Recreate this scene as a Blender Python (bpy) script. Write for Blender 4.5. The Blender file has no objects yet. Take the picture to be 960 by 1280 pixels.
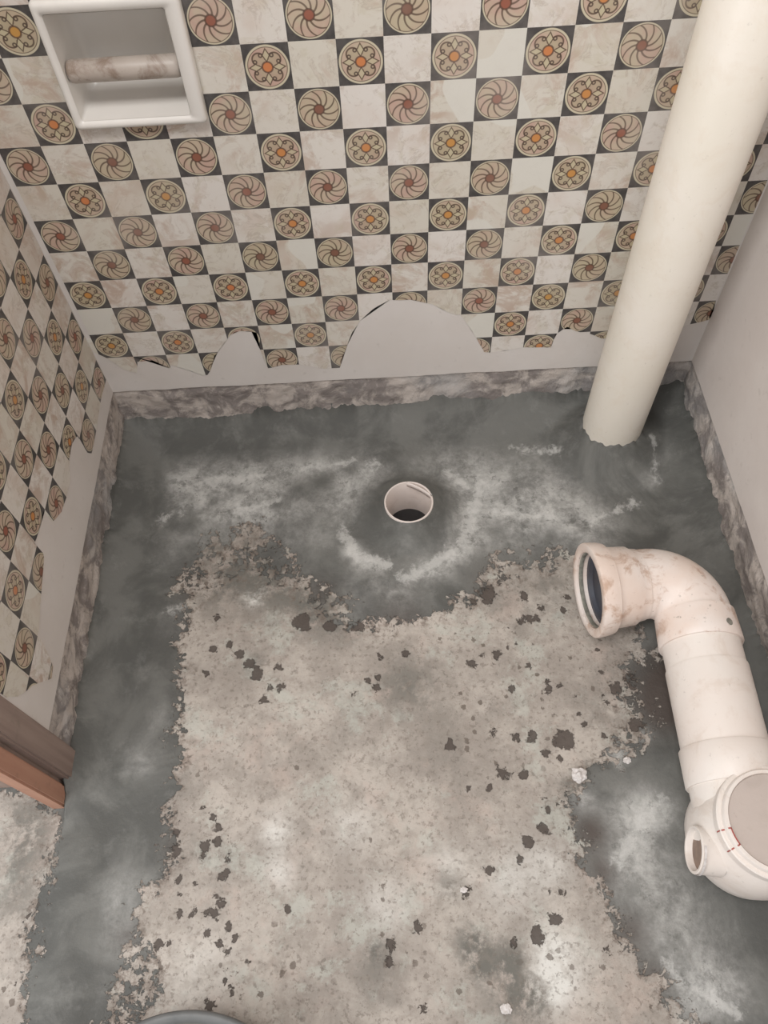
import bpy, bmesh, math, random
import numpy as np
from mathutils import Vector, Matrix, noise
random.seed(7)

# ------------------------------------------------------------------ camera
ZF = 0.70                                    # height of pattern row line 0 above the floor
R = np.array([[0.99856535, -0.039983, -0.0356173],
              [-0.05280129, -0.845837, -0.53082181],
              [-0.00890258, 0.53194091, -0.84673468]])   # rows: right, down, forward
CAM = np.array([0.14484768, -0.93672058, 0.46600858 + ZF])
FPX = 973.143
scn = bpy.context.scene
cam_d = bpy.data.cameras.new('camera')
cam = bpy.data.objects.new('camera', cam_d)
scn.collection.objects.link(cam)
cam_d.sensor_fit = 'VERTICAL'
cam_d.sensor_height = 36.0
cam_d.lens = FPX / 1280 * 36.0
cam_d.clip_start = 0.01
rot = Matrix([[R[0][i], -R[1][i], -R[2][i]] for i in range(3)])
cam.matrix_world = Matrix.Translation(Vector(CAM)) @ rot.to_4x4()
scn.camera = cam

# ------------------------------------------------------------------ light
world = bpy.data.worlds.new('World')
scn.world = world
world.use_nodes = True
world.node_tree.nodes['Background'].inputs[0].default_value = (0.97, 0.975, 1.0, 1)
world.node_tree.nodes['Background'].inputs[1].default_value = 0.56
ld = bpy.data.lights.new('ceiling_light', 'AREA')
ld.shape = 'RECTANGLE'
ld.size, ld.size_y = 0.5, 0.5
ld.energy = 17
ld.color = (1.0, 0.985, 0.97)
lo = bpy.data.objects.new('ceiling_light', ld)
scn.collection.objects.link(lo)
lo.location = (-0.18, -0.95, 2.2)
lo.rotation_euler = (math.radians(16), math.radians(-6), 0)

dd = bpy.data.lights.new('doorway_daylight', 'AREA')      # daylight coming in through the open doorway
dd.shape = 'RECTANGLE'
dd.size, dd.size_y = 0.8, 1.7
dd.energy = 17
dd.color = (1.0, 0.985, 0.975)
do_ = bpy.data.objects.new('doorway_daylight', dd)
scn.collection.objects.link(do_)
do_.location = (-1.05, -1.42, 1.25)
do_.rotation_euler = Vector((1.3, 1.0, -0.45)).to_track_quat('-Z', 'Y').to_euler()

vs = scn.view_settings
vs.view_transform = 'Standard'
vs.look = 'None'
vs.gamma = 1
vs.use_curve_mapping = False
vs.exposure = 0.13


# ------------------------------------------------------------------ helpers
def C_link(o):
    scn.collection.objects.link(o)


def tag(o, label=None, cat=None, group=None, kind=None):
    if label: o['label'] = label
    if cat: o['category'] = cat
    if group: o['group'] = group
    if kind: o['kind'] = kind
    return o


def empty(name, loc, label, cat, group=None, kind=None):
    o = bpy.data.objects.new(name, None)
    C_link(o)
    o.empty_display_size = 0.05
    o.location = loc
    return tag(o, label, cat, group, kind)


def link_mesh(name, me, m, parent=None, smooth=False):
    o = bpy.data.objects.new(name, me)
    C_link(o)
    if m is not None and not me.materials: me.materials.append(m)
    if smooth:
        me.polygons.foreach_set('use_smooth', [True] * len(me.polygons))
    if parent is not None:
        o.parent = parent
        w = Matrix.Translation(parent.location)
        if parent.parent is not None: w = Matrix.Translation(parent.parent.location) @ w
        o.matrix_parent_inverse = w.inverted()      # mesh data stays in world coordinates
    return o


def obj_bm(name, bm, m, parent=None, smooth=False):
    me = bpy.data.meshes.new(name)
    bmesh.ops.recalc_face_normals(bm, faces=bm.faces)
    bm.to_mesh(me)
    bm.free()
    return link_mesh(name, me, m, parent, smooth)


def add_box(bm, x0, x1, y0, y1, z0, z1, bev=0.0):
    vsn = [bm.verts.new(p) for p in ((x0, y0, z0), (x1, y0, z0), (x1, y1, z0), (x0, y1, z0),
                                     (x0, y0, z1), (x1, y0, z1), (x1, y1, z1), (x0, y1, z1))]
    fs = [bm.faces.new([vsn[i] for i in f]) for f in ((0, 3, 2, 1), (4, 5, 6, 7), (0, 1, 5, 4), (1, 2, 6, 5), (2, 3, 7, 6), (3, 0, 4, 7))]
    if bev > 0:
        es = list({e for f in fs for e in f.edges})
        bmesh.ops.bevel(bm, geom=es, offset=bev, segments=2, affect='EDGES')


def tube_rings(bm, rings, closed_start=False, closed_end=False):
    """rings: list of lists of points, skinned in order."""
    rv = [[bm.verts.new(p) for p in r] for r in rings]
    n = len(rv[0])
    for a, b in zip(rv[:-1], rv[1:]):
        for i in range(n):
            bm.faces.new((a[i], a[(i + 1) % n], b[(i + 1) % n], b[i]))
    if closed_start: bm.faces.new(rv[0][::-1])
    if closed_end: bm.faces.new(rv[-1])
    return rv


def circ(c, u, v, r, n=48):
    return [Vector(c) + (Vector(u) * math.cos(2 * math.pi * i / n) + Vector(v) * math.sin(2 * math.pi * i / n)) * r for i in range(n)]


def lathe(bm, origin, axis, prof, n=48, cs=False, ce=False):
    """prof: (distance along axis, radius)"""
    a = Vector(axis).normalized()
    u = a.orthogonal().normalized()
    v = a.cross(u)
    tube_rings(bm, [circ(Vector(origin) + a * s, u, v, r, n) for s, r in prof], cs, ce)


def ray(x, y):
    return R.T @ np.array([(x - 480) / FPX, (y - 640) / FPX, 1.0])


def on_plane(x, y, axis, val):
    d = ray(x, y)
    return CAM + d * ((val - CAM[axis]) / d[axis])


def fl(x, y, z=0.0):
    return on_plane(x, y, 2, z)


def px_m(x, y):        # metres on the floor covered by a pixel
    a = fl(x - 0.5, y)
    b = fl(x + 0.5, y)
    return float(np.linalg.norm(a - b))


# ------------------------------------------------------------------ node expressions
class X:
    def __init__(s, t, sock): s.t, s.s = t, sock

    def _m(s, op, *o, clamp=False):
        n = s.t.nodes.new('ShaderNodeMath')
        n.operation = op
        n.use_clamp = clamp
        for i, a in enumerate((s,) + o):
            if isinstance(a, X): s.t.links.new(a.s, n.inputs[i])
            else: n.inputs[i].default_value = a
        return X(s.t, n.outputs[0])

    def __add__(s, o): return s._m('ADD', o)
    __radd__ = __add__
    def __mul__(s, o): return s._m('MULTIPLY', o)
    __rmul__ = __mul__
    def __sub__(s, o): return s._m('SUBTRACT', o)
    def __rsub__(s, o): return (s * -1.0) + o
    def __truediv__(s, o): return s._m('DIVIDE', o)
    def abs(s): return s._m('ABSOLUTE')
    def sin(s): return s._m('SINE')
    def cos(s): return s._m('COSINE')
    def fract(s): return s._m('FRACT')
    def min(s, o): return s._m('MINIMUM', o)
    def max(s, o): return s._m('MAXIMUM', o)
    def pow(s, o): return s._m('POWER', o)
    def sqrt(s): return s._m('SQRT')
    def atan2(s, o): return s._m('ARCTAN2', o)
    def clamp(s): return s._m('ADD', 0.0, clamp=True)

    def step(s, a, b):     # smooth 0..1 from a to b
        n = s.t.nodes.new('ShaderNodeMapRange')
        n.interpolation_type = 'SMOOTHSTEP'
        inv = a > b
        s.t.links.new(s.s, n.inputs[0])
        n.inputs[1].default_value = min(a, b)
        n.inputs[2].default_value = max(a, b)
        n.inputs[3].default_value = 1.0 if inv else 0.0
        n.inputs[4].default_value = 0.0 if inv else 1.0
        return X(s.t, n.outputs[0])


class Mat:
    def __init__(s, name, rough=0.6, spec=0.3):
        s.m = bpy.data.materials.new(name)
        s.m.use_nodes = True
        s.t = s.m.node_tree
        s.b = s.t.nodes['Principled BSDF']
        s.b.inputs['Roughness'].default_value = rough
        s.b.inputs['Specular IOR Level'].default_value = spec
        tc = s.t.nodes.new('ShaderNodeTexCoord')
        s.uv = tc.outputs['UV']
        geo = s.t.nodes.new('ShaderNodeNewGeometry')
        s.pos = geo.outputs['Position']

    def sep(s, sock):
        n = s.t.nodes.new('ShaderNodeSeparateXYZ')
        s.t.links.new(sock, n.inputs[0])
        return [X(s.t, o) for o in n.outputs]

    def noise(s, scale, detail=4, rough=0.55, offset=None, dist=0.0, vec=None):
        n = s.t.nodes.new('ShaderNodeTexNoise')
        n.inputs['Scale'].default_value = scale
        n.inputs['Detail'].default_value = detail
        n.inputs['Roughness'].default_value = rough
        n.inputs['Distortion'].default_value = dist
        src = vec or s.pos
        if offset is not None:
            a = s.t.nodes.new('ShaderNodeVectorMath')
            s.t.links.new(src, a.inputs[0])
            if isinstance(offset, X):
                mu = s.t.nodes.new('ShaderNodeCombineXYZ')
                s.t.links.new((offset * 13.7).s, mu.inputs[0])
                s.t.links.new((offset * 7.3).s, mu.inputs[1])
                s.t.links.new(mu.outputs[0], a.inputs[1])
            else:
                a.inputs[1].default_value = offset
            src = a.outputs[0]
        s.t.links.new(src, n.inputs['Vector'])
        return X(s.t, n.outputs[0])

    def voro(s, scale):
        n = s.t.nodes.new('ShaderNodeTexVoronoi')
        n.inputs['Scale'].default_value = scale
        s.t.links.new(s.pos, n.inputs['Vector'])
        return X(s.t, n.outputs['Distance']), n.outputs['Color']

    def attr(s, name):
        n = s.t.nodes.new('ShaderNodeAttribute')
        n.attribute_name = name
        return X(s.t, n.outputs['Fac'])

    def rnd(s):
        n = s.t.nodes.new('ShaderNodeObjectInfo')
        return X(s.t, n.outputs['Random'])

    def mix(s, fac, a, b):
        n = s.t.nodes.new('ShaderNodeMix')
        n.data_type = 'RGBA'
        for k, v in ((0, fac), (6, a), (7, b)):
            if isinstance(v, X): s.t.links.new(v.s, n.inputs[k])
            elif isinstance(v, bpy.types.NodeSocket): s.t.links.new(v, n.inputs[k])
            elif isinstance(v, tuple): n.inputs[k].default_value = (*v, 1)
            else: n.inputs[k].default_value = v
        return n.outputs[2]

    def color(s, c):
        if isinstance(c, tuple): s.b.inputs['Base Color'].default_value = (*c, 1)
        else: s.t.links.new(c, s.b.inputs['Base Color'])

    def rough(s, x): s.t.links.new(x.s, s.b.inputs['Roughness'])

    def bump(s, h, dist, strength=1.0):
        n = s.t.nodes.new('ShaderNodeBump')
        n.inputs['Distance'].default_value = dist
        n.inputs['Strength'].default_value = strength
        s.t.links.new(h.s, n.inputs['Height'])
        s.t.links.new(n.outputs[0], s.b.inputs['Normal'])


def srgb(r, g, b):
    return tuple((c / 255 / 12.92) if c / 255 <= 0.04045 else ((c / 255 + 0.055) / 1.055) ** 2.4 for c in (r, g, b))


# ------------------------------------------------------------------ materials
def mat_plaster(name, a, b, bumpd=0.0006):
    m = Mat(name, 0.75, 0.2)
    n = m.noise(9, 5)
    c = m.mix(n.step(0.35, 0.7), a, b)
    n2 = m.noise(60, 3)
    c = m.mix(n2.step(0.62, 0.75) * 0.18, c, srgb(150, 140, 130))
    m.color(c)
    m.bump(m.noise(35, 5), bumpd)
    return m.m


def mat_render():
    m = Mat('rough_render', 0.9, 0.1)
    n = m.noise(18, 8, 0.7, dist=0.6)
    c = m.mix(n.step(0.42, 0.58), srgb(146, 138, 134), srgb(204, 194, 186))
    n2 = m.noise(5, 4, offset=(3, 1, 7))
    c = m.mix(n2.step(0.48, 0.68) * 0.6, c, srgb(168, 170, 172))
    n3 = m.noise(45, 5, 0.7, offset=(9, 4, 2))
    c = m.mix(n3.step(0.58, 0.7) * 0.5, c, srgb(96, 90, 86))
    m.color(c)
    m.bump(m.noise(40, 8, 0.7), 0.006)
    return m.m


CEM_D, CEM_M, CEM_L = srgb(89, 89, 86), srgb(105, 105, 101), srgb(190, 189, 185)


def cement_color(m, dust=None, brown=None):
    """dark trowelled cement with dusty, lighter bloom"""
    n = m.noise(8, 6, 0.62, dist=0.5)
    c = m.mix(n.step(0.4, 0.62), CEM_D, CEM_M)
    n2 = m.noise(20, 9, 0.74, offset=(5, 2, 0), dist=0.3)
    n5 = m.noise(75, 7, 0.72, offset=(2, 9, 0), dist=0.3)
    d = n2.step(0.52, 0.68) * 0.10 + n.step(0.45, 0.65) * 0.06
    if dust is not None:
        d = (d + dust * (n2.step(0.40, 0.60) * 0.42 + n5.step(0.42, 0.6) * 0.22 + 0.26)).clamp()
    if brown is not None:
        c = m.mix((brown * 0.9).clamp(), c, srgb(80, 71, 66))
        d = d * (1.0 - brown * 0.8)
    c = m.mix(d, c, CEM_L)
    n3 = m.noise(55, 7, 0.74, offset=(1, 8, 0))
    if dust is not None:
        c = m.mix(n3.step(0.55, 0.63) * dust * 0.55, c, srgb(84, 84, 80))
    return c, n2


def mat_cement():
    m = Mat('trowelled_cement', 0.62, 0.35)
    c, n2 = cement_color(m)
    m.color(c)
    m.bump(m.noise(26, 6, 0.6), 0.0022)
    return m.m


def mat_floor():
    m = Mat('patched_floor', 0.8, 0.22)
    conc, dust, brown, pale, damp, speck = [m.attr(k) for k in ('conc', 'dust', 'brown', 'pale', 'damp', 'speck')]
    streak = m.attr('streak')
    # ragged edge between concrete and cement
    e = m.noise(20, 9, 0.74, dist=0.5) - 0.5
    e2 = m.noise(70, 7, 0.74, offset=(4, 4, 0), dist=0.4) - 0.5
    sd = conc + e * 0.12 + e2 * 0.10
    mask = sd.step(-0.0012, 0.0012)
    cem, _ = cement_color(m, dust, brown)
    cem = m.mix((streak + e * 0.05 + e2 * 0.06).step(-0.006, 0.009) * 0.55, cem, srgb(206, 205, 201))
    # light concrete
    n = m.noise(6, 8, 0.7, dist=0.25)
    c = m.mix(n.step(0.4, 0.62), srgb(156, 148, 140), srgb(184, 176, 167))
    n2 = m.noise(17, 9, 0.76, offset=(2, 6, 1), dist=0.15)
    c = m.mix(n2.step(0.49, 0.64) * 0.5, c, srgb(142, 135, 127))
    n4 = m.noise(10, 8, 0.72, offset=(7, 1, 3), dist=0.2)
    c = m.mix(n4.step(0.53, 0.62) * 0.5, c, srgb(186, 189, 180))
    n6 = m.noise(9, 8, 0.72, offset=(1, 11, 5), dist=0.2)
    c = m.mix(n6.step(0.53, 0.64) * 0.45, c, srgb(186, 170, 160))
    c = m.mix((pale * (n2.step(0.62, 0.42) * 0.7 + 0.5)).clamp(), c, srgb(214, 212, 206))
    c = m.mix((damp * (n2.step(0.40, 0.56) * 1.1 + 0.1)).clamp(), c, srgb(112, 110, 104))
    n7 = m.noise(60, 7, 0.72, offset=(6, 2, 0))
    c = m.mix(n7.step(0.48, 0.62) * 0.32, c, srgb(140, 131, 122))
    n3 = m.noise(150, 4, 0.7, offset=(3, 3, 0))
    c = m.mix(n3.step(0.54, 0.64) * 0.5, c, srgb(112, 103, 95))
    # brownish fringe where the cement has worn thin
    c = m.mix(sd.step(0.022, 0.002) * n7.step(0.46, 0.56) * 0.7, c, srgb(112, 100, 91))
    # tiny pits
    vd, vc = m.voro(75)
    vr = m.sep(vc)[0]
    pit = (vr.step(0.66, 0.98) * 0.34 - vd + (n3 - 0.5) * 0.7 + e2 * 0.6).step(0.0, 0.06) * (n * 0.0 + m.noise(5, 3, offset=(8, 8, 0)).step(0.42, 0.6))
    c = m.mix(pit * 0.75, c, srgb(98, 88, 80))
    # larger dark blots
    sp = (speck - 0.0004 + e2 * 0.036 + e * 0.012).step(-0.0003, 0.0013)
    c = m.mix(sp * 0.9, c, srgb(80, 72, 67))
    out = m.mix(mask, cem, c)
    m.color(out)
    h = m.noise(30, 7, 0.65) * 0.5 - mask * 0.55 - sp * mask * 0.4 + m.noise(140, 4, 0.6) * 0.18
    m.bump(h, 0.003)
    m.rough(mask * 0.2 + 0.58)
    return m.m


def mat_pvc(name, base, tint, stain, amount, rough=0.42):
    m = Mat(name, rough, 0.4)
    n = m.noise(10, 5)
    c = m.mix(n.step(0.35, 0.68), base, tint)
    n2 = m.noise(24, 7, 0.68, offset=(2, 5, 8), dist=0.5)
    c = m.mix(n2.step(0.50, 0.66) * amount, c, stain)
    n3 = m.noise(90, 5, 0.7, offset=(5, 5, 1))
    c = m.mix(n3.step(0.62, 0.70) * amount * 0.6, c, srgb(120, 105, 92))
    m.color(c)
    m.bump(n2, 0.0006)
    return m.m


def mat_plain(name, a, b, scale=20, rough=0.6, spec=0.3, bumpd=0.0):
    m = Mat(name, rough, spec)
    n = m.noise(scale, 5)
    m.color(m.mix(n.step(0.35, 0.68), a, b))
    if bumpd: m.bump(m.noise(scale * 2, 5), bumpd)
    return m.m


def mat_wood(name, a, b, dirt):
    m = Mat(name, 0.6, 0.25)
    x, y, z = m.sep(m.pos)
    comb = m.t.nodes.new('ShaderNodeCombineXYZ')
    m.t.links.new((x * 60).s, comb.inputs[0]); m.t.links.new((y * 60).s, comb.inputs[1]); m.t.links.new((z * 4).s, comb.inputs[2])
    n = m.noise(1.0, 5, 0.6, vec=comb.outputs[0])
    c = m.mix(n.step(0.3, 0.7), a, b)
    n2 = m.noise(22, 5, 0.6)
    c = m.mix(n2.step(0.55, 0.7) * 0.5, c, dirt)
    m.color(c)
    m.bump(n, 0.0012)
    return m.m


PAPER_DARK = srgb(88, 85, 84)
PAPER_LINE = srgb(88, 70, 58)


def medallion_base(m):
    u, v, _ = m.sep(m.uv)
    px, py = u - 0.5, v - 0.5
    r = (px * px + py * py).sqrt() * 2.0
    th = py.atan2(px)
    rn = m.rnd()
    n = m.noise(38, 4, 0.6, offset=rn)
    c = m.mix(n.step(0.35, 0.65), srgb(192, 176, 154), srgb(190, 160, 146))
    c = m.mix(rn.step(0.45, 0.9) * 0.5, c, srgb(182, 174, 144))
    n2 = m.noise(60, 4, 0.6, offset=(4, 1, 9))
    c = m.mix(n2.step(0.5, 0.7) * 0.4, c, srgb(186, 178, 150))
    return r, th, c, rn


def finish_medallion(m, r, c, rn, centre, ring_in):
    L = PAPER_LINE
    c = m.mix(r.step(0.235, 0.205), c, centre)                       # hub
    c = m.mix((r - 0.225).abs().step(0.055, 0.02) * 0.85, c, srgb(92, 68, 56))
    c = m.mix(r.step(ring_in - 0.01, ring_in + 0.01), c, srgb(200, 190, 166))          # pale outer ring
    c = m.mix((r - ring_in).abs().step(0.028, 0.008) * 0.8, c, L)
    dn = m.noise(90, 3)
    dark = m.mix(dn.step(0.3, 0.7), srgb(70, 67, 66), srgb(88, 84, 82))
    c = m.mix(r.step(0.93, 0.955), c, dark)
    # worn, slightly bleached print
    w = m.noise(7, 4, offset=(1, 2, 3))
    c = m.mix(w.step(0.45, 0.75) * 0.35, c, srgb(196, 186, 178))
    m.color(c)


def mat_pinwheel():
    m = Mat('pinwheel_print', 0.5, 0.3)
    r, th, c, rn = medallion_base(m)
    ph = th * (10 / (2 * math.pi)) - r.pow(1.25) * 1.75
    d = ((ph.fract() - 0.5).abs()) * (r * 0.63)
    c = m.mix(d.step(0.062, 0.022) * 0.85, c, PAPER_LINE)
    finish_medallion(m, r, c, rn, m.mix(rn, srgb(150, 92, 74), srgb(126, 92, 76)), 0.87)
    return m.m


def mat_rosette():
    m = Mat('rosette_print', 0.5, 0.3)
    r, th, c, rn = medallion_base(m)
    L = PAPER_LINE
    fold = (((th / (math.pi / 2) + 0.5).fract() - 0.5) * (math.pi / 2)).abs()      # angle from the nearest axis, 0..45 deg
    ax, ay = r * fold.cos(), r * fold.sin()
    dg = (math.pi / 4 - fold)
    bx, by = r * dg.cos(), r * dg.sin()
    # round lobes on the diagonals, pointed petals on the axes
    lobe = ((bx - 0.47) * (bx - 0.47) + by * by).sqrt() - 0.27
    kite = ay / 0.150 + (ax - 0.50).abs() / 0.27 - 1.0
    c = m.mix(lobe.step(0.0, -0.03) * 0.5, c, srgb(168, 154, 126))
    c = m.mix(lobe.abs().step(0.050, 0.018) * r.step(0.30, 0.36) * kite.step(0.0, 0.2) * 0.9, c, L)
    c = m.mix(kite.step(0.05, -0.1) * 0.8, c, srgb(192, 182, 152))
    c = m.mix(kite.abs().step(0.26, 0.10) * 0.9, c, L)
    # curls beside each petal
    qx, qy = ax - 0.50, ay - 0.235
    q = (qx * qx + qy * qy).sqrt()
    c = m.mix((q - 0.070).abs().step(0.045, 0.016) * 0.9, c, srgb(82, 68, 60))
    finish_medallion(m, r, c, rn, m.mix(rn, srgb(200, 126, 82), srgb(192, 146, 80)), 0.84)
    return m.m


def mat_marble():
    m = Mat('marble_print', 0.5, 0.3)
    rn = m.rnd()
    n = m.noise(24, 8, 0.68, offset=rn, dist=0.9)
    big = m.noise(9, 3, 0.5, offset=rn)
    base = m.mix(rn.step(0.1, 0.9), srgb(220, 214, 207), srgb(210, 204, 192))
    c = m.mix(n.step(0.47, 0.62) * big.step(0.38, 0.62) * 0.85, base, srgb(186, 164, 148))
    n2 = m.noise(30, 7, 0.68, offset=(7, 3, 2), dist=1.0)
    c = m.mix(n2.step(0.50, 0.64) * 0.32, c, srgb(190, 180, 156))
    n8 = m.noise(11, 4, 0.6, offset=(3, 9, 4))
    c = m.mix(n8.step(0.50, 0.66) * 0.30, c, srgb(204, 184, 170))
    vein = (n - 0.5).abs().step(0.030, 0.004)
    c = m.mix(vein * 0.30 * n2.step(0.42, 0.56), c, srgb(158, 138, 124))
    n3 = m.noise(8, 2, offset=rn)
    c = m.mix((n3 - 0.58).step(0.0, 0.01) * rn.step(0.55, 0.6) * 0.85, c, srgb(216, 213, 204))
    m.color(c)
    return m.m


M = dict(
    plaster=mat_plaster('white_plaster', srgb(211, 204, 198), srgb(216, 210, 205)),
    plaster_right=mat_plaster('skimmed_plaster', srgb(205, 196, 190), srgb(210, 202, 196)),
    render=mat_render(), cement=mat_cement(), floor=mat_floor(),
    pvc=mat_pvc('cream_pvc', srgb(224, 217, 204), srgb(228, 221, 210), srgb(214, 200, 182), 0.25),
    pvc_bend=mat_pvc('stained_pvc', srgb(230, 220, 213), srgb(222, 204, 192), srgb(188, 158, 138), 0.9),
    pvc_trap=mat_pvc('pale_pvc', srgb(228, 221, 214), srgb(226, 216, 208), srgb(206, 190, 176), 0.35),
    pvc_cap=mat_pvc('grey_pvc', srgb(190, 178, 170), srgb(184, 172, 165), srgb(170, 158, 148), 0.3, 0.55),
    pvc_white=mat_pvc('white_pvc', srgb(226, 216, 210), srgb(220, 208, 200), srgb(196, 180, 170), 0.3),
    ceramic=mat_plain('glazed_ceramic', srgb(228, 224, 218), srgb(222, 218, 212), 12, 0.22, 0.5),
    roller=mat_pvc('stained_roller', srgb(184, 174, 165), srgb(172, 160, 150), srgb(138, 120, 106), 0.9),
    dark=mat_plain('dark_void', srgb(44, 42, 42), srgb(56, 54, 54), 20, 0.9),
    rubber=mat_plain('dark_seal', srgb(70, 72, 80), srgb(84, 84, 88), 30, 0.6),
    mark=mat_plain('grey_green_stain', srgb(140, 138, 128), srgb(112, 110, 102), 120, 0.8),
    inlet=mat_plain('brown_grey_inlet', srgb(150, 130, 116), srgb(128, 112, 102), 60, 0.7),
    mouth_shade_disc=mat_plain('blue_grey_mouth_shade', srgb(74, 80, 92), srgb(66, 64, 68), 14, 0.5),
    jamb=mat_wood('grey_brown_wood', srgb(142, 124, 116), srgb(158, 140, 130), srgb(124, 114, 104)),
    stop=mat_wood('red_brown_wood', srgb(178, 134, 114), srgb(188, 146, 124), srgb(150, 116, 100)),
    red=mat_plain('red_ink', srgb(170, 92, 84), srgb(160, 84, 78), 60, 0.6),
    basin=mat_plain('grey_rubber', srgb(92, 94, 94), srgb(112, 113, 112), 14, 0.5, 0.4, 0.001),
    chalk=mat_plain('white_chunk', srgb(218, 213, 210), srgb(196, 190, 186), 160, 0.8, 0.2, 0.001),
    pinwheel=mat_pinwheel(), rosette=mat_rosette(), marble=mat_marble(),
)

# ------------------------------------------------------------------ the setting
XL, XR = -0.338, 0.690           # side wall faces (white coat)
COAT = 0.010                     # thickness of the white coat
ZC = 0.70 - 0.580                # lower edge of the white coat
ZT = 2.45                        # top of the walls
JY = -0.605                      # where the left wall meets the door frame
YF = -1.75                       # front end of the floor


def wob(t, s, seed=0.0):
    return noise.noise(Vector((t * s, seed, 0.3)))


# -- floor height field -------------------------------------------------------
FX0, FX1, FY0, FY1 = -0.80, XR + 0.02, YF, 0.02
STEP = 0.0024
gx = np.unique(np.concatenate([np.arange(FX0, XL - 0.15, 0.02), np.arange(XL - 0.15, FX1 + 1e-6, STEP)]))
gy = np.unique(np.concatenate([np.arange(FY0, -1.12, 0.02), np.arange(-1.12, FY1 + 1e-6, STEP)]))
NX, NY = len(gx), len(gy)
GX, GY = np.meshgrid(gx, gy)


def poly_sdf(pts):
    P = np.array([fl(*p)[:2] for p in pts])
    best = np.full(GX.shape, 9.0)
    inside = np.zeros(GX.shape, bool)
    for a, b in zip(P, np.roll(P, -1, 0)):
        d = b - a
        t = np.clip(((GX - a[0]) * d[0] + (GY - a[1]) * d[1]) / (d @ d), 0, 1)
        best = np.minimum(best, np.hypot(GX - a[0] - t * d[0], GY - a[1] - t * d[1]))
        if abs(d[1]) > 1e-12:
            cr = ((a[1] > GY) != (b[1] > GY)) & (GX < (b[0] - a[0]) * (GY - a[1]) / d[1] + a[0])
            inside ^= cr
    return np.where(inside, best, -best)


light_poly = [(243, 700), (262, 674), (300, 664), (326, 654), (338, 690), (360, 716), (400, 738), (432, 772), (470, 786), (520, 776),
              (560, 766), (585, 742), (612, 716), (650, 692), (700, 690), (760, 700), (800, 790), (816, 818), (775, 850),
              (798, 880), (812, 898), (792, 930), (752, 952), (726, 985), (720, 1010), (722, 1076), (748, 1098), (772, 1150),
              (798, 1192), (822, 1226), (852, 1250), (890, 1282), (1000, 1360), (1000, 1500), (80, 1500), (130, 1300), (146, 1240),
              (166, 1180), (170, 1140), (196, 1098), (214, 1040), (208, 1008), (226, 960), (216, 920), (226, 870), (222, 800),
              (234, 760), (229, 722)]
outer_poly = [(-600, 960), (40, 985), (78, 1012), (74, 1050), (60, 1092), (50, 1160), (38, 1220), (28, 1290), (-10, 1500), (-900, 1500)]
conc = np.maximum(poly_sdf(light_poly), poly_sdf(outer_poly))
conc = np.clip(conc, -0.12, 0.12)


def blobs(lst):
    f = np.zeros(GX.shape)
    for x, y, r, s in lst:
        p = fl(x, y)
        rr = r * px_m(x, y)
        f += s * np.exp(-((GX - p[0]) ** 2 + (GY - p[1]) ** 2) / (rr * rr))
    return np.clip(f, 0, 1)


dust = blobs([(235, 610, 50, .55), (330, 605, 60, .7), (300, 640, 45, .6), (385, 585, 50, .5), (450, 600, 35, .5), (440, 690, 13, .8),
              (455, 705, 13, .8), (475, 708, 12, .7), (530, 716, 15, .8), (552, 706, 18, .9), (575, 690, 18, .7), (590, 660, 28, .8), (600, 615, 38, .6),
              (640, 640, 45, .55), (700, 640, 42, .6), (740, 660, 35, .55), (808, 600, 14, .7), (815, 570, 14, .5), (560, 570, 45, .4), (420, 640, 30, .45),
              (200, 590, 40, .35), (160, 850, 22, .35), (170, 950, 28, .35), (130, 1120, 36, .55), (118, 1170, 28, .55), (90, 1230, 40, .25),
              (790, 1030, 36, .75), (822, 1010, 26, .6), (780, 1080, 26, .6), (820, 1110, 40, .45), (840, 1180, 38, .4),
              (905, 1230, 36, .6), (870, 1250, 36, .6), (772, 940, 14, .7), (806, 918, 10, .6), (730, 1000, 14, .6), (500, 745, 26, .3), (380, 680, 30, .3)])
dust = np.clip(dust * 1.25 + blobs([(260, 575, 60, .3), (420, 560, 70, .3), (600, 575, 70, .3), (680, 600, 50, .3), (205, 680, 40, .3), (470, 745, 40, .35),
                                       (640, 668, 30, .3), (210, 780, 20, .25), (200, 900, 20, .2), (110, 1150, 50, .3), (850, 1130, 60, .25)]), 0, 1)
for (cx, cy), r0 in (((0.1765, -0.2080), 0.072), ((0.5520, -0.0715), 0.112)):    # freshly trowelled mounds carry no dust
    dust = dust * (1 - np.exp(-(np.hypot(GX - cx, GY - cy) / r0) ** 8))
dust = dust * (1 - blobs([(375, 612, 20, .9), (405, 602, 16, .9), (440, 588, 12, .8), (232, 745, 18, .9), (212, 660, 14, .8), (240, 655, 12, .7), (470, 768, 20, .8), (345, 632, 9, .7),
                          (340, 690, 16, .8), (380, 700, 16, .8), (620, 665, 16, .8), (690, 672, 12, .7), (300, 615, 8, .6), (270, 630, 8, .6), (560, 640, 10, .6)]))
dust = dust * np.clip((-GY - 0.055) / 0.05, 0, 1) * np.clip((GX - XL - 0.06) / 0.04, 0, 1)
brown = blobs([(842, 850, 44, 1), (830, 885, 34, 1), (740, 1040, 22, 1), (756, 1090, 20, .9), (790, 1165, 26, .8), (818, 1222, 22, .7),
               (240, 740, 20, .5), (500, 772, 30, .6), (620, 726, 26, .6), (400, 745, 26, .5), (215, 1060, 14, .5), (160, 1170, 18, .5)])
pale = blobs([(700, 1200, 34, 1), (690, 1235, 24, .8), (345, 1040, 22, .7), (350, 1090, 18, .6), (640, 1100, 40, .5), (560, 1085, 26, .5),
              (480, 1130, 30, .5), (250, 1215, 40, .35), (318, 745, 14, 1), (440, 1030, 30, .4), (690, 1080, 26, .5), (860, 1260, 20, .4)])
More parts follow.
